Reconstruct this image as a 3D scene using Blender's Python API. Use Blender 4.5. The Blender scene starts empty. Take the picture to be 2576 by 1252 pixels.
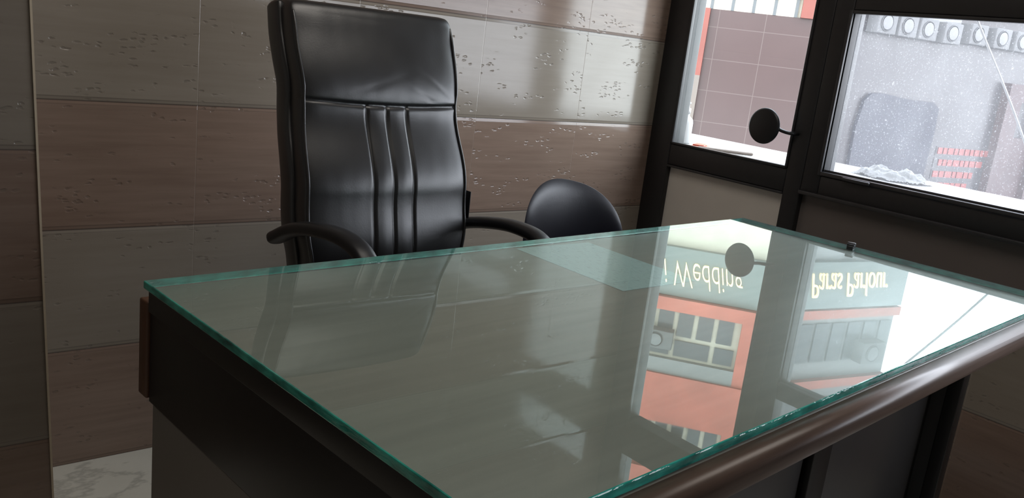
import bpy, bmesh, math, random
from mathutils import Vector, Matrix, noise
random.seed(7)
C=bpy.context
sc=C.scene
sc.view_settings.view_transform='Standard'
# ---------------------------------------------------------------- materials
class NB:
    def __init__(s,name):
        s.m=bpy.data.materials.new(name); s.m.use_nodes=True
        s.t=s.m.node_tree; s.n=s.t.nodes; s.n.clear()
        s.out=s.n.new('ShaderNodeOutputMaterial')
    def add(s,k,**kw):
        n=s.n.new(k)
        for a,v in kw.items(): setattr(n,a,v)
        return n
    def lk(s,a,b): s.t.links.new(a,b)
    def setin(s,n,i,v):
        if isinstance(v,bpy.types.NodeSocket): s.lk(v,n.inputs[i])
        else: n.inputs[i].default_value=v
    def math(s,op,a,b=0.0,c=None,clamp=False):
        n=s.add('ShaderNodeMath',operation=op); n.use_clamp=clamp
        s.setin(n,0,a); s.setin(n,1,b)
        if c is not None: s.setin(n,2,c)
        return n.outputs[0]
    def mix(s,f,a,b):
        n=s.add('ShaderNodeMix',data_type='RGBA')
        s.setin(n,0,f); s.setin(n,6,a if isinstance(a,bpy.types.NodeSocket) else (*a,1)); s.setin(n,7,b if isinstance(b,bpy.types.NodeSocket) else (*b,1))
        return n.outputs[2]
    def ramp(s,f,p0,p1):
        n=s.add('ShaderNodeMapRange'); s.setin(n,0,f); n.inputs[1].default_value=p0; n.inputs[2].default_value=p1
        return n.outputs[0]
    def noise(s,vec,scale,detail=4,rough=.5,dim='3D'):
        n=s.add('ShaderNodeTexNoise',noise_dimensions=dim); s.lk(vec,n.inputs['Vector'])
        n.inputs['Scale'].default_value=scale; n.inputs['Detail'].default_value=detail; n.inputs['Roughness'].default_value=rough
        return n.outputs['Fac']
    def pos(s): return s.add('ShaderNodeNewGeometry').outputs['Position']
    def objc(s): return s.add('ShaderNodeTexCoord').outputs['Object']
    def mapped(s,vec,scale=(1,1,1),loc=(0,0,0),rot=(0,0,0)):
        n=s.add('ShaderNodeMapping'); s.lk(vec,n.inputs[0]); n.inputs[1].default_value=loc; n.inputs[2].default_value=rot; n.inputs[3].default_value=scale
        return n.outputs[0]
    def bump(s,h,strength=.3,dist=.01):
        n=s.add('ShaderNodeBump'); s.lk(h,n.inputs['Height']); n.inputs['Strength'].default_value=strength; n.inputs['Distance'].default_value=dist
        return n.outputs[0]
    def pbr(s,color,rough=.5,normal=None,spec=.5,metal=0,coat=0,coatr=.05):
        n=s.add('ShaderNodeBsdfPrincipled')
        s.setin(n,'Base Color',color if isinstance(color,bpy.types.NodeSocket) else (*color,1))
        s.setin(n,'Roughness',rough); s.setin(n,'Metallic',metal); s.setin(n,'Specular IOR Level',spec)
        s.setin(n,'Coat Weight',coat); s.setin(n,'Coat Roughness',coatr)
        if normal is not None: s.lk(normal,n.inputs['Normal'])
        s.lk(n.outputs[0],s.out.inputs[0]); return n
def simple(name,col,rough=.5,var=.15,scale=20,bump=0,metal=0,spec=.5,coat=0):
    b=NB(name); v=b.objc(); f=b.noise(v,scale,3)
    c=b.mix(f,tuple(x*(1-var) for x in col),tuple(min(1,x*(1+var)) for x in col))
    nm=b.bump(f,bump,.003) if bump else None
    b.pbr(c,rough,nm,spec,metal,coat); return b.m

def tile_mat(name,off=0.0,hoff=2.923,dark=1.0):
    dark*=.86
    b=NB(name); p=b.add('ShaderNodeSeparateXYZ'); b.lk(b.pos(),p.inputs[0])
    h=b.math('ADD',p.outputs[0],p.outputs[1]); v=b.math('ADD',p.outputs[2],off)
    T=.3035; Wd=.4325
    k=b.math('DIVIDE',v,T); kf=b.math('FLOOR',k); band=b.math('FLOORED_MODULO',kf,2.0)
    fr=b.math('FRACT',k); dz=b.math('MULTIPLY',b.math('MINIMUM',fr,b.math('SUBTRACT',1.0,fr)),T)
    hk=b.math('DIVIDE',b.math('SUBTRACT',h,hoff),Wd); hf=b.math('FRACT',hk)
    dh=b.math('MULTIPLY',b.math('MINIMUM',hf,b.math('SUBTRACT',1.0,hf)),Wd)
    comb=b.add('ShaderNodeCombineXYZ'); b.lk(h,comb.inputs[0]); b.lk(v,comb.inputs[2])
    tid=b.math('MULTIPLY',b.math('FLOOR',hk),3.7); b.lk(b.math('ADD',tid,b.math('MULTIPLY',kf,7.3)),comb.inputs[1])
    vec=comb.outputs[0]
    grain=b.noise(b.mapped(vec,(2.2,1,30)),2.0,5,.55)
    soft=b.noise(b.mapped(vec,(1.5,1,6)),2.0,2,.5)
    g=b.ramp(grain,.25,.78)
    brown=b.mix(g,(.27*dark,.180*dark,.139*dark),(.365*dark,.260*dark,.205*dark))
    grey=b.mix(g,(.322*dark,.275*dark,.225*dark),(.378*dark,.328*dark,.274*dark))
    col=b.mix(band,brown,grey)
    col=b.mix(b.math('MULTIPLY',soft,.3),col,(.27*dark,.225*dark,.187*dark))
    c2=b.add('ShaderNodeCombineXYZ'); b.lk(b.math('MULTIPLY',h,42.0),c2.inputs[0]); b.lk(b.math('MULTIPLY',v,100.0),c2.inputs[1])
    wob=b.noise(b.mapped(vec,(60,1,60)),1.0,2); c3=b.add('ShaderNodeVectorMath',operation='ADD'); b.lk(c2.outputs[0],c3.inputs[0]); b.lk(wob,c3.inputs[1])
    vo=b.add('ShaderNodeTexVoronoi',voronoi_dimensions='2D'); b.lk(c3.outputs[0],vo.inputs['Vector']); vo.inputs['Scale'].default_value=1.0
    pit=b.ramp(vo.outputs['Distance'],.38,.14)
    m1=b.ramp(b.noise(b.mapped(vec,(5,1,20)),1.4,2,.5),.555,.60)
    cellr=b.add('ShaderNodeSeparateXYZ'); b.lk(vo.outputs['Color'],cellr.inputs[0])
    m2=b.ramp(cellr.outputs[0],.50,.55)
    pit=b.math('MULTIPLY',pit,b.math('MULTIPLY',m1,m2))
    col=b.mix(b.math('MULTIPLY',pit,.30),col,(.12,.10,.085))
    jz=b.ramp(dz,.0022,.0008); jh=b.ramp(dh,.0012,.0004)
    j2=b.ramp(b.math('ABSOLUTE',b.math('SUBTRACT',dz,.0085)),.0016,.0004)
    col=b.mix(b.math('MULTIPLY',jz,.75),col,(.07,.055,.05))
    col=b.mix(b.math('MULTIPLY',j2,.35),col,(.07,.055,.05))
    col=b.mix(b.math('MULTIPLY',jh,.35),col,(.36,.31,.27))
    ht=b.math('SUBTRACT',b.ramp(dz,.0,.010),b.math('ADD',b.math('MULTIPLY',pit,.5),b.math('MULTIPLY',jh,.2)))
    ht=b.math('ADD',ht,b.math('MULTIPLY',grain,.010))
    b.pbr(col,.14,b.bump(ht,.5,.003),.55)
    return b.m

M={}
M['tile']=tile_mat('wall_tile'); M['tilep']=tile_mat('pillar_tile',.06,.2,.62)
M['tiled']=simple('dado_grey_tile',(.155,.132,.122),.25,.08,8)
M['wallplain']=simple('painted_wall',(.42,.39,.35),.8,.05,6)
M['ceil']=simple('ceiling_paint',(.7,.68,.64),.8,.04,5)
M['alu']=simple('dark_aluminium',(.020,.019,.020),.42,.2,40,.05)
M['alu2']=simple('dark_aluminium_worn',(.035,.034,.036),.35,.25,30,.05)
M['panel']=simple('grey_panel',(.68,.63,.57),.45,.06,12)
M['trimcream']=simple('cream_edge',(.42,.35,.26),.4,.1,30)
def leather(name,r0,r1,tint=0):
    b=NB(name); v=b.objc(); n1=b.noise(v,260,3,.6); n2=b.noise(v,9,3,.5)
    c=b.mix(n2,(.007,.007,.008+tint),(.013,.013,.015+tint))
    mr=b.add('ShaderNodeMapRange'); b.lk(n2,mr.inputs[0]); mr.inputs[3].default_value=r0; mr.inputs[4].default_value=r1
    b.pbr(c,mr.outputs[0],b.bump(b.math('ADD',b.math('MULTIPLY',n1,.2),b.math('MULTIPLY',n2,.9)),.3,.002),1.0); return b.m
M['leather']=leather('black_leather',.32,.41); M['leather2']=leather('black_vinyl',.33,.37,.006)
M['plastic']=simple('black_plastic',(.010,.010,.012),.40,.1,50,.05)
M['chrome']=simple('chrome_metal',(.6,.6,.62),.15,.05,20,0,1)
def glassmat(name,tint=(.9,.96,.94),rough=0.0,ior=1.5,extra=None):
    b=NB(name); tr=b.add('ShaderNodeBsdfTransparent'); tr.inputs[0].default_value=(*tint,1)
    gl=b.add('ShaderNodeBsdfGlossy'); gl.inputs['Roughness'].default_value=rough; gl.inputs[0].default_value=(.88,1,.975,1)
    fr=b.add('ShaderNodeFresnel'); fr.inputs[0].default_value=ior
    geo=b.add('ShaderNodeNewGeometry'); b.front=b.math('SUBTRACT',1.0,geo.outputs['Backfacing'])
    mx=b.add('ShaderNodeMixShader'); b.lk(b.math('MULTIPLY',fr.outputs[0],b.front),mx.inputs[0]); b.lk(tr.outputs[0],mx.inputs[1]); b.lk(gl.outputs[0],mx.inputs[2])
    b.lk(mx.outputs[0],b.out.inputs[0]); b.mx=mx; b.fr=fr; b.gl=gl
    return b
b=glassmat('desk_glass',(.885,.945,.92),.008,1.85)
v=b.objc(); sm=b.noise(b.mapped(v,(3,9,1)),1.2,4)
b.lk(b.math('ADD',.003,b.math('MULTIPLY',b.ramp(sm,.45,.8),.025)),b.gl.inputs['Roughness'])
df=b.add('ShaderNodeBsdfDiffuse'); df.inputs[0].default_value=(.70,.85,.83,1)
m2=b.add('ShaderNodeMixShader'); sp=b.ramp(b.noise(v,420,1),.70,.76)
b.lk(b.math('MULTIPLY',b.front,b.math('ADD',.07,b.math('MULTIPLY',sp,.12))),m2.inputs[0]); b.lk(b.mx.outputs[0],m2.inputs[1]); b.lk(df.outputs[0],m2.inputs[2]); b.lk(m2.outputs[0],b.out.inputs[0])
M['dglass']=b.m
b=NB('glass_underside'); tr=b.add('ShaderNodeBsdfTransparent'); tr.inputs[0].default_value=(.99,1,1,1); b.lk(tr.outputs[0],b.out.inputs[0]); M['gunder']=b.m
b=NB('glass_edge_teal'); v=b.objc(); f=b.noise(b.mapped(v,(14,14,40)),1.5,4)
p=b.pbr(b.mix(b.ramp(f,.3,.75),(.004,.13,.11),(.06,.58,.46)),.08,b.bump(f,.6,.004),.6,0,.5); M['gedge']=b.m
M['wglass']=glassmat('window_glass',(.93,.96,.96),0,1.35).m
b=glassmat('dusty_glass',(.84,.85,.87),0,1.35); v=b.pos()
sp=b.ramp(b.noise(v,190,2,.6),.61,.69); sp2=b.ramp(b.noise(v,70,2,.5),.72,.76); sm=b.ramp(b.noise(b.mapped(v,(1,2.2,1.2)),2.2,4,.6),.35,.8)
df=b.add('ShaderNodeBsdfTranslucent'); df.inputs[0].default_value=(.8,.82,.84,1); d2=b.add('ShaderNodeBsdfDiffuse'); d2.inputs[0].default_value=(.7,.72,.73,1)
ma=b.add('ShaderNodeMixShader'); ma.inputs[0].default_value=.3; b.lk(df.outputs[0],ma.inputs[1]); b.lk(d2.outputs[0],ma.inputs[2])
m2=b.add('ShaderNodeMixShader'); b.lk(b.math('ADD',.055,b.math('ADD',b.math('MULTIPLY',b.math('ADD',sp,sp2),.20),b.math('MULTIPLY',sm,.07))),m2.inputs[0])
b.lk(b.mx.outputs[0],m2.inputs[1]); b.lk(ma.outputs[0],m2.inputs[2]); b.lk(m2.outputs[0],b.out.inputs[0]); M['dusty']=b.m
b=NB('desk_laminate'); v=b.objc(); g=b.noise(b.mapped(v,(1.3,26,1)),1.6,6,.6); g2=b.noise(b.mapped(v,(.8,5,1)),1.5,3)
b.pbr(b.mix(b.ramp(b.math('ADD',b.math('MULTIPLY',g,.6),b.math('MULTIPLY',g2,.4)),.3,.7),(.170,.158,.130),(.255,.238,.200)),.4); M['lam']=b.m
b=NB('brown_moulding'); v=b.objc(); g=b.noise(b.mapped(v,(2,40,40)),1.6,5,.6)
b.pbr(b.mix(b.ramp(g,.3,.7),(.075,.048,.038),(.17,.112,.088)),.36,b.bump(g,.15,.002),.5,0,.1,.2); M['mould']=b.m
M['apron']=simple('dark_brown_laminate',(.010,.0075,.007),.4,.2,15)
M['grey']=simple('grey_laminate',(.20,.18,.16),.45,.08,8)
M['greyd']=simple('dark_grey_laminate',(.055,.050,.048),.3,.08,8)
M['orangewood']=simple('orange_wood_edge',(.10,.042,.020),.45,.2,25)
b=NB('marble_floor'); v=b.pos(); n1=b.noise(v,3,6,.65); 
vein=b.ramp(b.math('ABSOLUTE',b.math('SUBTRACT',b.noise(b.mapped(v,(1,1.6,1)),2.2,6,.6),.5)),.025,.0)
col=b.mix(n1,(.55,.52,.44),(.75,.72,.64)); col=b.mix(b.math('MULTIPLY',vein,.35),col,(.12,.11,.09))
b.pbr(col,.2); M['floor']=b.m
b=NB('printed_paper'); v=b.objc()
f=b.noise(b.mapped(v,(220,60,1)),1.0,2); b.pbr(b.mix(b.ramp(f,.60,.63),(.32,.45,.44),(.25,.36,.35)),.6); M['paper']=b.m
def gridmat(name,c1,c2,grout,tw,th,rough=.3):
    b=NB(name); v=b.objc(); s=b.add('ShaderNodeSeparateXYZ'); b.lk(v,s.inputs[0])
    def ln(o,w,t):
        f=b.math('FRACT',b.math('DIVIDE',o,w)); d=b.math('MULTIPLY',b.math('MINIMUM',f,b.math('SUBTRACT',1.0,f)),w); return b.ramp(d,t,t*.5)
    j=b.math('MAXIMUM',ln(s.outputs[0],tw,.009),ln(s.outputs[2],th,.009))
    col=b.mix(b.noise(v,1.3,4),c1,c2); col=b.mix(j,col,grout); b.pbr(col,rough); return b.m
M['ftile']=gridmat('brown_facade_tile',(.032,.013,.0125),(.045,.021,.020),(.070,.046,.043),.90,.62)
M['fgrey']=gridmat('grey_facade_panel',(.026,.022,.024),(.036,.031,.033),(.047,.042,.042),1.3,1.0)
M['fup']=gridmat('pale_facade_panel',(.16,.16,.155),(.22,.215,.21),(.26,.25,.25),1.3,1.0)
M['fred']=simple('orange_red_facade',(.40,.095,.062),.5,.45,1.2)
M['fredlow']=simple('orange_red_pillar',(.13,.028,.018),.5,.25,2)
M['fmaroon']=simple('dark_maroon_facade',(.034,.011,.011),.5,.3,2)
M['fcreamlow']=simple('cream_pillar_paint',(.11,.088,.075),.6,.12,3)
M['fcream']=simple('cream_facade',(.46,.41,.33),.6,.2,3)
M['fwhite']=simple('white_paint_facade',(.10,.10,.10),.6,.06,3)
M['facgrey']=simple('grey_grille',(.05,.05,.052),.6,.06,3)
M['facpale']=simple('pale_grille_hub',(.15,.15,.15),.6,.06,3)
M['fdark']=simple('dark_facade_glass',(.06,.065,.07),.15,.3,2)
M['sign']=simple('sign_backing',(.15,.17,.16),.4,.1,3)
b=NB('glowing_gold_letter'); p=b.pbr((.85,.62,.30),.4); p.inputs['Emission Color'].default_value=(1,.74,.38,1); p.inputs['Emission Strength'].default_value=3.0; M['gold']=b.m  # emission added so the letters shine brightly in the desk glass
M['bluerefl']=simple('dark_blue_reflection',(.008,.008,.018),.5,.2,3)  # dark tone of the painted chair reflection
b=NB('red_letter'); p=b.pbr((.15,.022,.018),.4); p.inputs['Emission Color'].default_value=(1,.08,.05,1); p.inputs['Emission Strength'].default_value=.03; M['red']=b.m
b=NB('white_granite'); v=b.pos(); f=b.noise(v,160,2,.7); b.pbr(b.mix(b.ramp(f,.38,.62),(.13,.13,.13),(.50,.50,.49)),.35,b.bump(f,.4,.004)); M['granite']=b.m
M['street']=simple('street_asphalt',(.18,.18,.18),.8,.2,1)
M['cloth']=simple('white_rag',(.24,.24,.23),.9,.25,60,.6)
M['white']=simple('white_plastic',(.4,.4,.4),.4,.04,10)
M['orangep']=simple('orange_plastic',(.40,.08,.04),.5,.1,10)
M['wood']=simple('pale_wood_stick',(.17,.13,.11),.6,.2,30)

# ---------------------------------------------------------------- mesh helpers
def link(o): C.collection.objects.link(o); return o
def mk(name,verts,faces,mats,fm=None,smooth=False,mat=None):
    me=bpy.data.meshes.new(name); 
    if mat is not None: verts=[tuple(mat@Vector(v)) for v in verts]
    me.from_pydata(verts,[],faces); 
    for m in mats: me.materials.append(m)
    if fm:
        for p,i in zip(me.polygons,fm): p.material_index=i
    if smooth:
        for p in me.polygons: p.use_smooth=True
    me.update()
    return link(bpy.data.objects.new(name,me))
BF=[(0,3,2,1),(4,5,6,7),(0,1,5,4),(1,2,6,5),(2,3,7,6),(3,0,4,7)]
def boxes(name,bl,mats,bevel=0.0,mat=None,seg=2,local=False):
    vs=[];fs=[];fm=[]
    for q in bl:
        x0,x1,y0,y1,z0,z1=q[:6]; mi=q[6] if len(q)>6 else 0; o=len(vs)
        vs+=[(x0,y0,z0),(x1,y0,z0),(x1,y1,z0),(x0,y1,z0),(x0,y0,z1),(x1,y0,z1),(x1,y1,z1),(x0,y1,z1)]
        fs+=[tuple(o+i for i in f) for f in BF]; fm+=[mi]*6
    o=mk(name,vs,fs,mats,fm,False,None if local else mat)
    if local and mat is not None: o.matrix_world=mat
    if bevel:
        m=o.modifiers.new('b','BEVEL'); m.width=bevel; m.segments=seg; m.limit_method='ANGLE'; m.harden_normals=False
        for p in o.data.polygons: p.use_smooth=True
    return o
def empty(name,loc,label,cat,group=None):
    e=bpy.data.objects.new(name,None); e.location=loc; e.empty_display_size=.1; link(e)
    e['label']=label; e['category']=cat
    if group: e['group']=group
    return e
def par(ch,pa):
    C.view_layer.update()
    ch.parent=pa
    ch.matrix_parent_inverse=pa.matrix_world.inverted(); 
    return ch
def tag(o,label,cat,group=None):
    o['label']=label; o['category']=cat
    if group: o['group']=group
    return o
def struct(o): o['kind']='structure'; return o
def catmull(P,n=8):
    P=[Vector(p) for p in P]; Q=[P[0]*2-P[1]]+P+[P[-1]*2-P[-2]]; out=[]
    for i in range(1,len(Q)-2):
        for k in range(n):
            t=k/n; a,b_,c,d=Q[i-1],Q[i],Q[i+1],Q[i+2]
            out.append(.5*((2*b_)+(-a+c)*t+(2*a-5*b_+4*c-d)*t*t+(-a+3*b_-3*c+d)*t**3))
    out.append(P[-1]); return out
def fixn(ob):
    bm=bmesh.new(); bm.from_mesh(ob.data); bmesh.ops.recalc_face_normals(bm,faces=bm.faces); bm.to_mesh(ob.data); bm.free(); return ob
def sweep(name,P,rx,rz,mat,n=8,ns=16,side=Vector((1,0,0)),power=2.0,M4=None,taper=None):
    pts=catmull(P,n) if n>1 else [Vector(p) for p in P]
    N=len(pts); vs=[];fs=[]
    rings=[]
    for i,p in enumerate(pts):
        t=(pts[min(i+1,N-1)]-pts[max(i-1,0)]).normalized()
        s=(side-t*side.dot(t)).normalized(); u=t.cross(s)
        k=taper(i/(N-1)) if taper else 1
        rings.append((p,t,s,u,k))
    full=[]
    p,t,s,u,k=rings[0]; r=min(rx,rz)
    for a in (80,60,35,15): full.append((p-t*r*math.sin(math.radians(a)),s,u,k*max(.05,math.cos(math.radians(a)))))
    for (p,t,s,u,k) in rings: full.append((p,s,u,k))
    p,t,s,u,k=rings[-1]
    for a in (15,35,60,80): full.append((p+t*r*math.sin(math.radians(a)),s,u,k*max(.05,math.cos(math.radians(a)))))
    for (p,s,u,k) in full:
        for j in range(ns):
            a=2*math.pi*j/ns; ca,sa=math.cos(a),math.sin(a)
            cx=math.copysign(abs(ca)**(2/power),ca); sx=math.copysign(abs(sa)**(2/power),sa)
            vs.append(p+s*cx*rx*k+u*sx*rz*k)
    for i in range(len(full)-1):
        for j in range(ns):
            a=i*ns+j; b_=i*ns+(j+1)%ns; fs.append((a,b_,b_+ns,a+ns))
    fs.append(tuple(reversed(range(ns)))); o=(len(full)-1)*ns; fs.append(tuple(range(o,o+ns)))
    return fixn(mk(name,[tuple(v) for v in vs],fs,[mat],None,True,M4))
def lathe(name,prof,mat,center=(0,0,0),ns=32,M4=None):
    vs=[];fs=[]
    for (r,z) in prof:
        for j in range(ns):
            a=2*math.pi*j/ns; vs.append((center[0]+max(r,1e-4)*math.cos(a),center[1]+max(r,1e-4)*math.sin(a),center[2]+z))
    for i in range(len(prof)-1):
        for j in range(ns):
            a=i*ns+j; b_=i*ns+(j+1)%ns; fs.append((a,b_,b_+ns,a+ns))
    fs.append(tuple(reversed(range(ns)))); o=(len(prof)-1)*ns; fs.append(tuple(range(o,o+ns)))
    return mk(name,vs,fs,[mat],None,True,M4)

# ---------------------------------------------------------------- room
YW=2.156; XW=2.465
struct(boxes('floor',[(-2.0,2.6,-3.0,2.3,-.1,0)],[M['floor']]))
struct(boxes('ceiling',[(-2.0,2.6,-3.0,2.3,2.6,2.7)],[M['ceil']]))
struct(boxes('wall_back',[(-2.0,2.56,YW,YW+.12,0,2.6)],[M['tile']]))
struct(boxes('wall_left',[(-2.1,-2.0,-3.0,2.3,0,2.6)],[M['wallplain']]))
struct(boxes('wall_front',[(-2.0,2.6,-3.1,-3.0,0,2.6)],[M['wallplain']]))
YE=-1.9
struct(boxes('wall_right',[(XW+.012,XW+.11,YE-.06,1.50,0,.607,0),(XW+.010,XW+.11,YE-.06,1.50,.607,.80,1),(XW+.012,XW+.11,-3.0,YE-.06,0,2.6),
      (XW+.012,XW+.11,YE-.06,1.50,1.60,2.6),(XW+.012,XW+.11,1.50,YW,2.12,2.6)],[M['tile'],M['tiled']]))
pv=[(-1.6,1.83,0),(.369,1.83,0),(.369,2.156,0),(-1.6,2.156,0),(-1.6,1.83,2.6),(.298,1.83,2.6),(.298,2.156,2.6),(-1.6,2.156,2.6)]
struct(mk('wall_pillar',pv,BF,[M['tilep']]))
tv=[(.369,1.826,0),(.373,1.826,0),(.373,1.85,0),(.369,1.85,0),(.298,1.826,2.6),(.302,1.826,2.6),(.302,1.85,2.6),(.298,1.85,2.6)]
struct(mk('trim_1',tv,BF,[M['trimcream']]))
xa,xb=XW-.015,XW+.06
w1=struct(boxes('window_1',[(xa,xb,2.052,YW,0,2.12),(xa,xb,1.50,1.56,0,2.12),(xa,xb,1.56,2.052,.785,.861),(xa,xb,1.56,2.052,0,.06),
   (xa,xb,1.56,2.052,1.75,1.90),(xa,xb,1.56,2.052,2.08,2.12)],[M['alu']],.004))
g=boxes('window_pane',[(XW+.02,XW+.025,1.56,2.052,.861,1.75),(XW+.02,XW+.025,1.56,2.052,1.90,2.08)],[M['wglass']]); par(g,w1)
g=boxes('lower_panel',[(XW+.006,XW+.03,1.56,2.052,.06,.785)],[M['panel']]); par(g,w1)
g=boxes('glazing_bead',[(XW-.019,XW-.003,1.56,2.052,.861,.869),(XW-.019,XW-.003,1.56,1.568,.861,1.75),(XW-.019,XW-.003,2.044,2.052,.861,1.75),
   (XW-.019,XW-.003,1.56,2.052,.777,.785)],[M['alu2']],.002); par(g,w1)
R90=Matrix.Rotation(math.radians(-90),4,'Y')
d=lathe('handle',[(0,-.006),(.050,-.006),(.0565,-.003),(.058,0),(.0565,.004),(.050,.007),(0,.008)],M['plastic'],ns=48,M4=Matrix.Translation((XW-.06,1.642,.985))@R90)
par(d,w1); d['label']='round flat black disc handle'
d=sweep('handle_arm',[(XW-.055,1.60,.985),(XW-.052,1.575,.978),(XW-.045,1.55,.975),(XW-.012,1.545,.975)],.008,.006,M['plastic'],6,12,Vector((1,0,0))); par(d,w1)
w2=struct(boxes('window_2',[(xa,xb,1.438,1.4995,.80,1.60),(xa,xb,YE,1.438,.80,.862),(xa,xb,YE,1.438,1.362,1.412),(xa,xb,YE,1.438,1.54,1.60),
    (xa,xb,YE-.06,YE,.80,1.60),(xa+.02,xb,-.30,-.24,.862,1.54)],[M['alu']],.004))
g=boxes('window_pane',[(XW+.03,XW+.035,YE,1.438,.862,1.362),(XW+.03,XW+.035,YE,1.438,1.412,1.54)],[M['dusty']]); par(g,w2)
g=boxes('sliding_track',[(XW-.020,XW+.0,YE,1.438,.862,.874),(XW+.004,XW+.012,YE,1.438,.862,.880),(XW-.024,XW-.004,YE,1.50,.792,.804),(XW-.02,XW,1.438,1.448,.862,1.362),(XW-.020,XW,YE,1.438,1.352,1.362)],[M['alu2']],.002); par(g,w2)
g=boxes('latch',[(XW-.03,XW-.015,1.27,1.36,.862,.872)],[M['alu2']],.003); par(g,w2)

# ---------------------------------------------------------------- desk
ang=math.radians(4.47)
MD=Matrix.Translation((.372,1.246,0))@Matrix.Rotation(ang,4,'Z')
desk=empty('desk',(.372+.8,1.246-.33,0),'large dark office desk with thick glass top and brown rounded edge','desk')
L,D=1.625,.775
def dbox(name,bl,mats,bev=0.002): 
    o=boxes(name,bl,mats,bev,MD,2,True); par(o,desk); return o
gl=boxes('glass_top',[(0,L,-D,0,.748,.760)],[M['dglass'],M['gedge'],M['gunder']],0,MD,2,True)
for p in gl.data.polygons:
    if abs(p.normal.z)<.5: p.material_index=1
    elif p.normal.z<0: p.material_index=2
m=gl.modifiers.new('b','BEVEL'); m.width=.0018; m.segments=2; m.material=1
par(gl,desk); gl['label']='clear thick glass sheet with teal edges'
dbox('tabletop',[(.006,L-.004,-D-.003,-.004,.712,.7475)],[M['lam'],M['apron']],.002)['label']='pale grey wood-grain laminate top'
for p in bpy.data.objects['tabletop'].data.polygons:
    if p.normal.z<.5: p.material_index=1
dbox('apron',[(.010,.032,-D+.01,-.002,.568,.7118),(L-.05,L-.03,-.65,-.02,.60,.7118),(.032,L-.05,-.03,-.012,.60,.7118)],[M['apron']],.002)
prof=[(0,.7475),(-.020,.7472),(-.026,.7455),(-.0305,.741),(-.032,.735),(-.032,.724),(-.030,.717),(-.0255,.7135),(-.018,.712),(-.014,.7115),(-.010,.704),(0,.704)]
n=len(prof); vs=[];fs=[]
for X in (.004,L): vs+=[(X,-D-.003+a,z) for a,z in prof]
for i in range(n): j=(i+1)%n; fs.append((i,j,n+j,n+i))
fs+= [tuple(range(n-1,-1,-1)),tuple(range(n,2*n))]
o=mk('edge_moulding',vs,fs,[M['mould']],None,False); o.matrix_world=MD
for p in o.data.polygons: p.use_smooth=len(p.vertices)==4
fixn(o); par(o,desk); o['label']='rounded brown wooden front edge'
dbox('end_strip',[(.006,.022,0,.030,.572,.725)],[M['orangewood']],.003)['label']='orange-brown wooden edge strip'
dbox('pedestal',[(.012,.335,-.74,-.012,.0,.567)],[M['grey'],M['apron']],.002)['label']='grey laminate pedestal'
dbox('side_panel',[(L-.075,L-.05,-.65,-.02,0,.71),(L-.083,L-.045,-.66,-.63,0,.71)],[M['apron']],.002)
dbox('modesty_panel',[(.335,L-.075,-.60,-.582,.08,.712),(.335,L-.075,-.615,-.60,.62,.712),(.95,1.02,-.618,-.60,.08,.712),(.335,L-.075,-.615,-.60,.08,.15),(.36,.94,-.604,-.60,.17,.60,1),(1.04,1.52,-.604,-.60,.17,.60,1)],[M['apron'],M['greyd']],.002)
pp=Matrix.Translation((1.224,1.146,.7479))@Matrix.Rotation(math.radians(1.0),4,'Z')
pap=boxes('paper_sheet',[(-.105,.105,-.150,.150,0,.0002)],[M['paper']],0,pp,2,True)
tag(pap,'pale printed paper sheet lying under the desk glass','paper')
cl=boxes('binder_clip',[(-.013,.013,-.008,.008,0,.011),(-.010,.010,-.009,.009,.009,.015),(-.005,.005,-.010,.010,.014,.018)],[M['plastic']],.003,Matrix.Translation((1.965,1.035,.7603))@Matrix.Rotation(.3,4,'Z'))
tag(cl,'small black plastic clip lying on the desk glass','clip')

# ---------------------------------------------------------------- executive chair
ch=empty('office_chair',(1.01,1.50,0),'tall black leather executive office chair behind the desk','chair')
CX=1.008
def lerp(x,T):
    for (a,va),(b_,vb) in zip(T,T[1:]):
        if x<=b_: 
            t=max(0,(x-a)/(b_-a)); t=t*t*(3-2*t); return va+(vb-va)*t
    return T[-1][1]
ZB,ZT=.55,1.190
def wf(z): return lerp(z,[(.55,.175),(.64,.197),(.72,.208),(.85,.208),(.985,.200),(1.10,.207),(1.19,.206)])
def yf(z): return lerp(z,[(.55,1.60),(.66,1.585),(.80,1.605),(.985,1.665),(1.19,1.725)])
def rnd(t,p): t=min(1,abs(t)); return 1-(1-t**p)**(1/p)
def g(x,w): return math.exp(-(x/w)**2)
def front_y(u,z):
    w=wf(z); x=u*w; y=yf(z)
    y+=.030*rnd(u,6.0)
    tz=(z-ZT+.06)/.06
    if tz>0: y+=.035*rnd(tz,3)
    tb=(ZB+.08-z)/.08
    if tb>0: y+=.03*rnd(tb,2.6)
    y-=.008*math.cos(min(1,abs(u))*math.pi/2)
    seam=.985+.006*u*u
    if z>seam: y-=.006*math.sin(min(1,(z-seam)/.18)*math.pi)*(1-u**4)
    else: y-=.003*(1-g(z-seam,.06))*(1-abs(u)**3)
    y+=.006*g(z-seam,.0038)*(1-rnd(u,8))
    if z<seam:
        k=1-g(z-seam,.012)*.3
        for s in (-.052,-.002,.050): y+=.006*g(x-s,.0028)*k
        for s in (-.027,.024): y-=.0020*g(x-s,.018)*k
    if z>1.0:
        a=(x-.13)*.55+(z-1.04)*.83; y+=.0014*g(a,.006)*g(x-.14,.05)
        a=(x-.10)*.45+(z-1.01)*.9; y+=.0010*g(a,.005)*g(x-.13,.06)
        a=(x+.02)*.3-(z-1.03)*.9; y+=.0005*g(a,.008)*g(x+.02,.08)
    y+=.0016*noise.noise(Vector((x*7,z*7,0)))+.0004*noise.noise(Vector((x*30,z*14,4)))
    return y
NU,NV=150,190
vs=[];fs=[]
zs=[]
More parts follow.
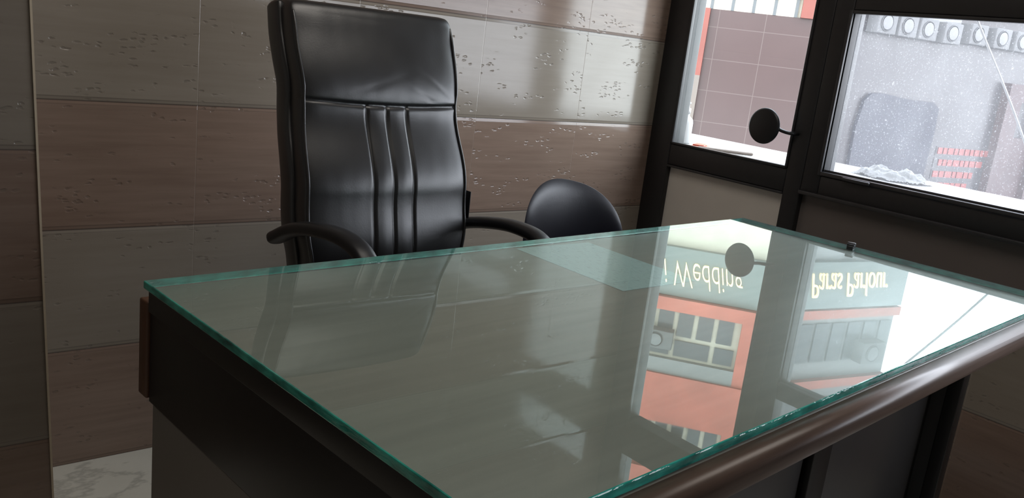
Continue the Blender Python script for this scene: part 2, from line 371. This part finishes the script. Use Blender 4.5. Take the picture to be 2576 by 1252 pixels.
for i in range(NV+1):
    t=i/NV; zs.append(ZB+(ZT-ZB)*(.5-.5*math.cos(math.pi*t))*.35+(ZT-ZB)*t*.65)
NBk=24
ring=NU+1+NBk-1
for z in zs:
    w=wf(z)
    top=max(0,(z-ZT+.035)/.035); bot=max(0,(ZB+.03-z)/.03)
    cw=1-.07*rnd(top,2.4)-.12*rnd(bot,2.4)
    for j in range(NU+1):
        u=math.sin((j/NU-.5)*math.pi)*.5+ (2*j/NU-1)*.5
        vs.append((CX+u*w*cw,front_y(u,z),z))
    for j in range(1,NBk):
        u=math.cos(math.pi*j/NBk)
        yb=yf(z)+.105-.02*rnd(u,3)
        tz=max(0,(z-ZT+.06)/.06); yb-=.035*rnd(tz,2.6)
        ff=abs(u)
        vs.append((CX+ (math.copysign(ff**.55,u))*w*cw*1.01,yb,z))
for i in range(NV):
    for j in range(ring):
        a=i*ring+j; b_=i*ring+(j+1)%ring; fs.append((a,b_,b_+ring,a+ring))
fs.append(tuple(reversed(range(ring)))); o_=NV*ring; fs.append(tuple(range(o_,o_+ring)))
bk=fixn(mk('backrest',vs,fs,[M['leather']],None,True))
par(bk,ch); bk['label']='tall black leather backrest with headrest panel and stitched ribs'
for sgn in (-1,1):
    P=[]
    for i in range(24):
        z=.60+(1.165-.60)*i/23; u=sgn*.95
        P.append((CX+sgn*wf(z)*.965,front_y(u,z)-.001+(.004 if i in(0,23) else 0),z))
    p=sweep('piping',P,.0030,.0030,M['leather'],2,8); par(p,ch)
P=[(CX-wf(z)*1.0,yf(z)+.085,z) for z in [.60+i*.052 for i in range(12)]]
p=sweep('side_gusset',P,.010,.030,M['leather'],4,14,Vector((1,0,0)),2.6); par(p,ch)
P=[(CX+wf(z)*1.0,yf(z)+.085,z) for z in [.60+i*.052 for i in range(12)]]
p=sweep('side_gusset',P,.010,.030,M['leather'],4,14,Vector((1,0,0)),2.6); par(p,ch)
tg=boxes('fabric_tag',[(CX+.211,CX+.213,1.60,1.622,.735,.80)],[M['plastic']],.0005); par(tg,ch); tg['label']='small black fabric tag'
def cushion(name,cx,cy,hx,hy,z0,z1,mat,rot=0,pw=4):
    vs=[];fs=[];nr=14;ns=56
    for i in range(nr+1):
        t=-math.pi/2+math.pi*i/nr; zz=math.sin(t); zz=math.copysign(abs(zz)**.6,zz); r=abs(math.cos(t))**.35
        for j in range(ns):
            a=2*math.pi*j/ns; ca,sa=math.cos(a),math.sin(a)
            x=math.copysign(abs(ca)**(2/pw),ca)*hx*max(r,.02); y=math.copysign(abs(sa)**(2/pw),sa)*hy*max(r,.02)
            vs.append((x,y,(z0+z1)/2+zz*(z1-z0)/2))
    for i in range(nr):
        for j in range(ns):
            a=i*ns+j; b_=i*ns+(j+1)%ns; fs.append((a,b_,b_+ns,a+ns))
    fs.append(tuple(reversed(range(ns)))); fs.append(tuple(range(nr*ns,nr*ns+ns)))
    return mk(name,vs,fs,[mat],None,True,Matrix.Translation((cx,cy,0))@Matrix.Rotation(rot,4,'Z'))
s=cushion('seat',CX,1.43,.225,.235,.42,.545,M['leather']); par(s,ch)
arm=[(.762,1.655,.700),(.770,1.59,.732),(.778,1.506,.752),(.789,1.41,.757),(.795,1.345,.738),(.80,1.318,.69),(.80,1.312,.60),(.80,1.33,.50),(.82,1.37,.44)]
a=sweep('armrest',arm,.022,.0145,M['plastic'],8,20,Vector((1,0,0)),2.6); par(a,ch)
arm=[(1.225,1.675,.700),(1.25,1.63,.717),(1.262,1.56,.732),(1.265,1.48,.742),(1.265,1.40,.738),(1.262,1.358,.715),(1.26,1.345,.66),(1.25,1.345,.56),(1.24,1.37,.48),(1.21,1.40,.44)]
a=sweep('armrest',arm,.022,.0145,M['plastic'],8,20,Vector((1,0,0)),2.6); par(a,ch)
a=sweep('back_support',[(CX,1.50,.41),(CX,1.66,.41),(CX,1.73,.46),(CX,1.725,.62)],.035,.009,M['plastic'],6,14); par(a,ch)
a=lathe('gas_column',[(.03,.09),(.03,.24),(.018,.245),(.018,.40),(.05,.405),(.05,.425)],M['plastic'],(CX,1.44,0)); par(a,ch)
for i in range(5):
    t=math.radians(18+72*i+36); dx,dy=math.cos(t),math.sin(t)
    a=sweep('leg',[(CX,1.44,.12),(CX+dx*.12,1.44+dy*.12,.115),(CX+dx*.27,1.44+dy*.27,.085)],.02,.016,M['plastic'],6,12,Vector((-dy,dx,0)),2,None,lambda q:1.1-.35*q); par(a,ch)
    a=lathe('caster',[(0,-.016),(.022,-.016),(.027,-.010),(.027,.010),(.022,.016),(0,.016)],M['plastic'],ns=24,M4=Matrix.Translation((CX+dx*.27,1.44+dy*.27,.0275))@Matrix.Rotation(t,4,'Z')@Matrix.Rotation(math.pi/2,4,'X')); par(a,ch)
    a=sweep('caster_stem',[(CX+dx*.27,1.44+dy*.27,.05),(CX+dx*.27,1.44+dy*.27,.085)],.008,.008,M['chrome'],2,10,Vector((1,0,0))); par(a,ch)

# ---------------------------------------------------------------- second chair
c2=empty('visitor_chair',(1.62,1.58,0),'low black chair with rounded glossy backrest beside the desk','chair')
M2=Matrix.Translation((1.675,1.720,0))@Matrix.Rotation(math.radians(-16),4,'Z')
NR=26;NS=72
def oval(a,r):
    ca,sa=math.cos(a),math.sin(a)
    x=math.copysign(abs(ca)**(2/2.5),ca)*.160*r; z=math.copysign(abs(sa)**(2/2.3),sa)*(.162 if sa>0 else .17)*r
    return x,z-.17*x
vs=[];fs=[]
for side in (0,1):
    for i in range(NR+1):
        q=i/NR if side==0 else 1-i/NR
        if side==1 and i==0: continue
        r=max(.01,math.sin(math.pi/2*q)); th=1-r**10
        for j in range(NS):
            a=2*math.pi*j/NS; x,z=oval(a,r)
            y=.014*th if side==0 else -.010*th
            vs.append((x,y-1.5*x*x+.4*z*z+.02*z,.633+z))
rn=len(vs)//NS
for i in range(rn-1):
    for j in range(NS):
        a=i*NS+j; b_=i*NS+(j+1)%NS; fs.append((a,b_,b_+NS,a+NS))
fs.append(tuple(reversed(range(NS)))); fs.append(tuple(range((rn-1)*NS,rn*NS)))
bk=fixn(mk('backrest',vs,fs,[M['leather2']],None,True,M2))
par(bk,c2)
s=cushion('seat',0,0,.19,.19,.40,.46,M['leather2'],0,3); s.data.transform(M2@Matrix.Translation((0,-.20,0))); par(s,c2)
a=sweep('back_support',[(0,-.10,.395),(0,.02,.39),(0,.055,.43),(0,.035,.60)],.03,.006,M['plastic'],6,12,Vector((1,0,0)),2,M2); par(a,c2)
a=lathe('gas_column',[(.025,.08),(.025,.24),(.015,.245),(.015,.38),(.05,.385),(.05,.40)],M['plastic'],(0,-.19,0),M4=M2); par(a,c2)
for i in range(5):
    t=math.radians(72*i+90); dx,dy=math.cos(t),math.sin(t)
    a=sweep('leg',[(0,-.19,.10),(dx*.1,-.19+dy*.1,.09),(dx*.2,-.19+dy*.2,.035)],.017,.014,M['plastic'],6,12,Vector((-dy,dx,0)),2,M2,lambda q:1.1-.3*q); par(a,c2)
    a=lathe('caster',[(0,-.014),(.018,-.014),(.022,-.008),(.022,.008),(.018,.014),(0,.014)],M['plastic'],ns=20,M4=M2@Matrix.Translation((dx*.2,-.19+dy*.2,.022))@Matrix.Rotation(t,4,'Z')@Matrix.Rotation(math.pi/2,4,'X')); par(a,c2)

# ---------------------------------------------------------------- outside
lg=boxes('window_ledge',[(XW+.115,3.17,YE-.3,4.2,.72,.838)],[M['granite']],.006); tag(lg,'rough white granite ledge outside the windows','ledge'); lg['kind']='structure'
st=boxes('street',[(2.8,60,-40,60,-5.2,-5.0)],[M['street']]); tag(st,'grey street surface far below the windows','street'); st['kind']='structure'
vs=[];fs=[];n=44
for i in range(n):
    for j in range(n):
        x=(i/(n-1)-.5);y=(j/(n-1)-.5); r=math.hypot(x,y)*2
        ed=max(0,1-r**3) 
        h=.040*ed*(.45+1.0*abs(noise.noise(Vector((x*5+3,y*5,1)))))+.014*abs(noise.noise(Vector((x*14,y*14,5))))*min(1,ed*2)
        sx=x*(1+.3*noise.noise(Vector((y*3,1,2)))); sy=y*(1+.3*noise.noise(Vector((x*3,7,2))))
        vs.append((2.97+sx*.20,1.47+sy*.27,.8385+max(0,h)))
for i in range(n-1):
    for j in range(n-1):
        a=i*n+j; x=(i/(n-1)-.5);y=(j/(n-1)-.5)
        if math.hypot(x,y)<.47+.05*noise.noise(Vector((x*6,y*6,9))): fs.append((a,a+n,a+n+1,a+1))
rg=mk('cleaning_rag',vs,fs,[M['cloth']],None,True); tag(rg,'crumpled white cleaning rag on the granite ledge','rag')
be=empty('spray_bottle',(2.74,2.235,.8385),'small white plastic bottle standing on the granite ledge','bottle')
bt=lathe('bottle_body',[(.026,0),(.029,.004),(.029,.08),(.026,.095),(.012,.108),(.011,.118)],M['white'],(2.74,2.235,.8385),24); par(bt,be)
cp=lathe('cap',[(.013,.1185),(.013,.138),(.006,.140),(.005,.155),(.010,.156),(.010,.162)],M['white'],(2.74,2.235,.8385),20); par(cp,be)
o=boxes('plastic_lid',[(-.045,.045,-.03,.03,0,.010),(-.035,.035,-.022,.022,.010,.016)],[M['orangep']],.004,Matrix.Translation((2.68,2.10,.8385))@Matrix.Rotation(.5,4,'Z')); tag(o,'flat orange plastic lid lying on the ledge','lid')
o=sweep('wooden_stick',[(2.64,2.07,.845),(2.72,1.98,.845),(2.78,1.93,.845)],.006,.006,M['wood'],3,10,Vector((0,0,1))); tag(o,'short pale wooden stick lying on the ledge','stick')
o=sweep('cable',[(3.13,1.50,1.62),(3.13,1.39,1.43),(3.13,1.22,1.17),(3.13,1.11,.99),(3.13,1.02,.842)],.004,.004,M['white'],5,8); tag(o,'thin white cord stretched down to the granite ledge','cord')

PT=Vector((15.21,9.69,0))
MA=Matrix.Translation(PT)@Matrix.Rotation(math.radians(-54),4,'Z')
MB=Matrix.Translation(PT)@Matrix.Rotation(math.radians(-12.9),4,'Z')
bd=empty('building',(15.21,9.69,-5),'tiled commercial building with orange-red bands across the street','building')
def eb(name,M_,bl,mats,bev=0):
    r=[]
    for q in bl:
        o=boxes(name,[q],mats,bev,M_,2,True); par(o,bd); r.append(o)
    return r
eb('tiled_wall',MA,[(-9,0,0,1.5,-5,2.2)],[M['ftile']])
eb('tiled_wall',MB,[(0,14,0,1.5,-5,2.5)],[M['fgrey']])
eb('upper_wall',MA,[(-9,0,.05,1.5,2.2,12.0)],[M['fcream']])
eb('upper_wall',MB,[(0,4.2,.05,1.5,2.5,12.0)],[M['fup']])
eb('upper_wall',MB,[(4.2,14,.05,1.5,2.5,3.3)],[M['fgrey']])
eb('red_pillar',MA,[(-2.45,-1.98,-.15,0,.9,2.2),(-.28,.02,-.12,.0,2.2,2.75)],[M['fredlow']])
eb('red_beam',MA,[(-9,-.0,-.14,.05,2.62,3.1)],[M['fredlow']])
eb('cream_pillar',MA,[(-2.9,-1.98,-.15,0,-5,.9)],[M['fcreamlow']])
eb('window_bar',MA,[(-6+i*.4,-6+i*.4+.06,-.02,.05,2.2,2.62) for i in range(15)],[M['fdark']])
eb('red_band',MA,[(-9,.0,-.25,.05,5.22,5.50),(-9,0,-.18,.05,6.95,8.05),(-9,0,-.2,.05,9.15,10.2),(-.28,0,-.1,.05,5.5,6.95),(-.28,0,-.1,.05,8.05,9.15)],[M['fred']])
eb('grey_band',MA,[(-9,-.28,-.1,.05,6.62,6.95)],[M['fup']])
def winrow(M_,x0,x1,z0,z1,step,yy=.0):
    bl=[];x=x0
    while x<x1-.05:
        bl.append((x+.05,min(x+step-.05,x1),yy,yy+.04,z0,z1)); x+=step
    return bl
eb('facade_window',MA,winrow(MA,-5.0,-.35,5.55,6.1,.42)+winrow(MA,-5.0,-.35,6.2,6.55,.84),[M['fdark']])
eb('facade_window',MA,winrow(MA,-5.0,-.35,8.12,9.1,.36),[M['fdark']])
eb('facade_window',MB,winrow(MB,.2,4.1,5.6,6.5,.5)+winrow(MB,.2,4.1,7.4,8.4,.5),[M['fdark']])
eb('red_band',MB,[(0,4.2,-.1,.05,5.25,5.45),(0,4.2,-.1,.05,6.9,7.1)],[M['fred']])
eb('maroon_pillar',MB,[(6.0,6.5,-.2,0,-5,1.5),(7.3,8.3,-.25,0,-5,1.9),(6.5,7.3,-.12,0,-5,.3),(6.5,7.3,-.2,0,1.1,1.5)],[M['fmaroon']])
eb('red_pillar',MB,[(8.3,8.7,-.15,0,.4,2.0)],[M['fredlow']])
def sign(name,M_,x0,x1,z0,z1,txt,label,tx,tz,size,sx=1,sp=1):
    e=empty(name,M_@Vector(((x0+x1)/2,-.1,z0)),label,'sign')
    bb=boxes('sign_board',[(x0,x1,-.12,.05,z0,z1)],[M['sign']],.01,M_,2,True); par(bb,e)
    cu=bpy.data.curves.new('t','FONT'); cu.body=txt; cu.size=size; cu.extrude=.02; cu.offset=-.012; cu.shear=.45; cu.space_character=sp
    t=bpy.data.objects.new('tmp',cu); link(t); C.view_layer.update()
    me=bpy.data.meshes.new_from_object(t.evaluated_get(C.evaluated_depsgraph_get())); bpy.data.objects.remove(t)
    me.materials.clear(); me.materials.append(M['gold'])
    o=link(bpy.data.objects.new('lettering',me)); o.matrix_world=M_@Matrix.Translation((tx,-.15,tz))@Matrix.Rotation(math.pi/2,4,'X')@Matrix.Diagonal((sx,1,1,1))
    par(o,e); o['label']='raised gold lettering reading '+txt
    return e,o
sign('shop_sign',MA,-8.0,-.02,4.15,5.2,'i Wedding','dark shop sign with raised gold lettering on the tiled building',-2.12,4.42,.80,.49)
sign('shop_sign.001',MB,0.02,4.15,4.15,5.2,'Paras Parlour','dark shop sign with raised gold lettering on the receding building face',1.12,4.38,.82,.52)
def ac(M_,x,z,w=.52,h=.42,grp='outdoor air conditioners on the building'):
    e=empty('air_conditioner',M_@Vector((x+w/2,-.2,z)),'white outdoor air conditioner unit mounted on the building wall','air conditioner',grp)
    c=boxes('casing',[(x,x+w,-.32,-.02,z,z+h)],[M['fwhite']],.02,M_,2,True); par(c,e)
    r=h*.40
    f=lathe('fan_grille',[(r,0),(r,.02),(r*.92,.03),(r*.9,.012),(r*.3,.012),(r*.25,.03),(0,.03)],M['facgrey'],ns=24,M4=M_@Matrix.Translation((x+w*.42,-.32,z+h/2))@Matrix.Rotation(math.pi/2,4,'X')); par(f,e)
    r2=h*.33
    f=lathe('fan_hub',[(r2,.028),(r2*.9,.034),(r2*.2,.034),(0,.034)],M['facpale'],ns=24,M4=M_@Matrix.Translation((x+w*.42,-.32,z+h/2))@Matrix.Rotation(math.pi/2,4,'X')); par(f,e)
for i,x in enumerate([1.35,1.95,2.55,3.3,4.1,4.9,5.6,6.4]): ac(MB,x,2.12+(.06 if i>3 else 0))
ac(MA,-2.25,5.95,.62,.4); ac(MA,-1.7,8.3,.6,.45); ac(MB,3.0,6.0,.7,.5)
pr=[(1.72,-5),(3.80,-5),(3.92,-1.0),(3.98,.3),(3.95,.78),(3.75,.90),(3.0,.90),(2.2,.97),(1.85,.95),(1.68,.80),(1.58,.2),(1.62,-1.0)]
n=len(pr); vs=[(x,-.08,z) for x,z in pr]+[(x,-.005,z) for x,z in pr]
fs=[tuple(range(n)),tuple(range(2*n-1,n-1,-1))]+[(i,n+i,n+(i+1)%n,(i+1)%n) for i in range(n)]
sh=mk('chair_reflection',vs,fs,[M['bluerefl']]); sh.matrix_world=MB; fixn(sh); tag(sh,'dark blue shutter of the office chair, modelled as a panel on the far wall','reflection')  # dark panel stands in for the office chair's reflection in the window pane
rs=empty('red_sign',MB@Vector((5.1,-.2,-1)),'small red illegible sign panels on the building wall','sign')
for r_ in range(4):
    x=4.3+.1*(r_%2); bl=[(4.25,5.7,-.012,-.004,-.23-r_*.26,-.02-r_*.26,1)]
    while x<5.9-.3*r_*.5: 
        w=random.uniform(.10,.22); bl.append((x,x+w,-.03,-.012,-.05-r_*.26-.14,-.05-r_*.26)); x+=w+.04
    rr=boxes('red_sign_row',bl,[M['red'],M['fgrey']],.0,MB,2,True); par(rr,rs)

# ---------------------------------------------------------------- light
w=bpy.data.worlds.new('World'); sc.world=w; w.use_nodes=True
nt=w.node_tree; bg=nt.nodes['Background']
tc=nt.nodes.new('ShaderNodeTexCoord'); sx=nt.nodes.new('ShaderNodeSeparateXYZ'); mr=nt.nodes.new('ShaderNodeMapRange'); mx=nt.nodes.new('ShaderNodeMix'); mx.data_type='RGBA'
nt.links.new(tc.outputs['Generated'],sx.inputs[0]); nt.links.new(sx.outputs[2],mr.inputs[0]); nt.links.new(mr.outputs[0],mx.inputs[0])
mx.inputs[6].default_value=(.95,.97,1,1); mx.inputs[7].default_value=(.80,.88,1,1)
nt.links.new(mx.outputs[2],bg.inputs[0]); bg.inputs[1].default_value=9.0
def area(name,loc,rot,sx_,sy_,power,col=(1,1,1),portal=False):
    l=bpy.data.lights.new(name,'AREA'); l.shape='RECTANGLE'; l.size=sx_; l.size_y=sy_; l.energy=power; l.color=col
    if portal: l.cycles.is_portal=True
    o=bpy.data.objects.new(name,l); o.location=loc; o.rotation_euler=rot; return link(o)
area('portal_light',(XW+.10,(1.438+YE)/2,1.2),(0,math.radians(90),0),.76,1.438-YE,1,portal=True)
area('portal_light',(XW+.10,1.806,1.48),(0,math.radians(90),0),1.24,.5,1,portal=True)
area('fill_light',(.9,.9,2.58),(0,0,0),1.4,.8,13,(1,.93,.85))  # soft fill light added out of view below the ceiling to brighten the room

# ---------------------------------------------------------------- camera
f,yaw,pit,rol=2162,math.radians(49.47),math.radians(13.61),math.radians(6.84)
F=Vector((math.cos(yaw)*math.cos(pit),math.sin(yaw)*math.cos(pit),-math.sin(pit)))
R=Vector((math.sin(yaw),-math.cos(yaw),0)); U=R.cross(F)
R2=math.cos(rol)*R+math.sin(rol)*U; U2=-math.sin(rol)*R+math.cos(rol)*U
cd=bpy.data.cameras.new('Camera'); cam=link(bpy.data.objects.new('Camera',cd))
cam.matrix_world=Matrix(((R2.x,U2.x,-F.x,0),(R2.y,U2.y,-F.y,0),(R2.z,U2.z,-F.z,1.16),(0,0,0,1)))
cd.sensor_width=36; cd.lens=f/2576*36; cd.clip_start=.02; cd.clip_end=200
sc.camera=cam
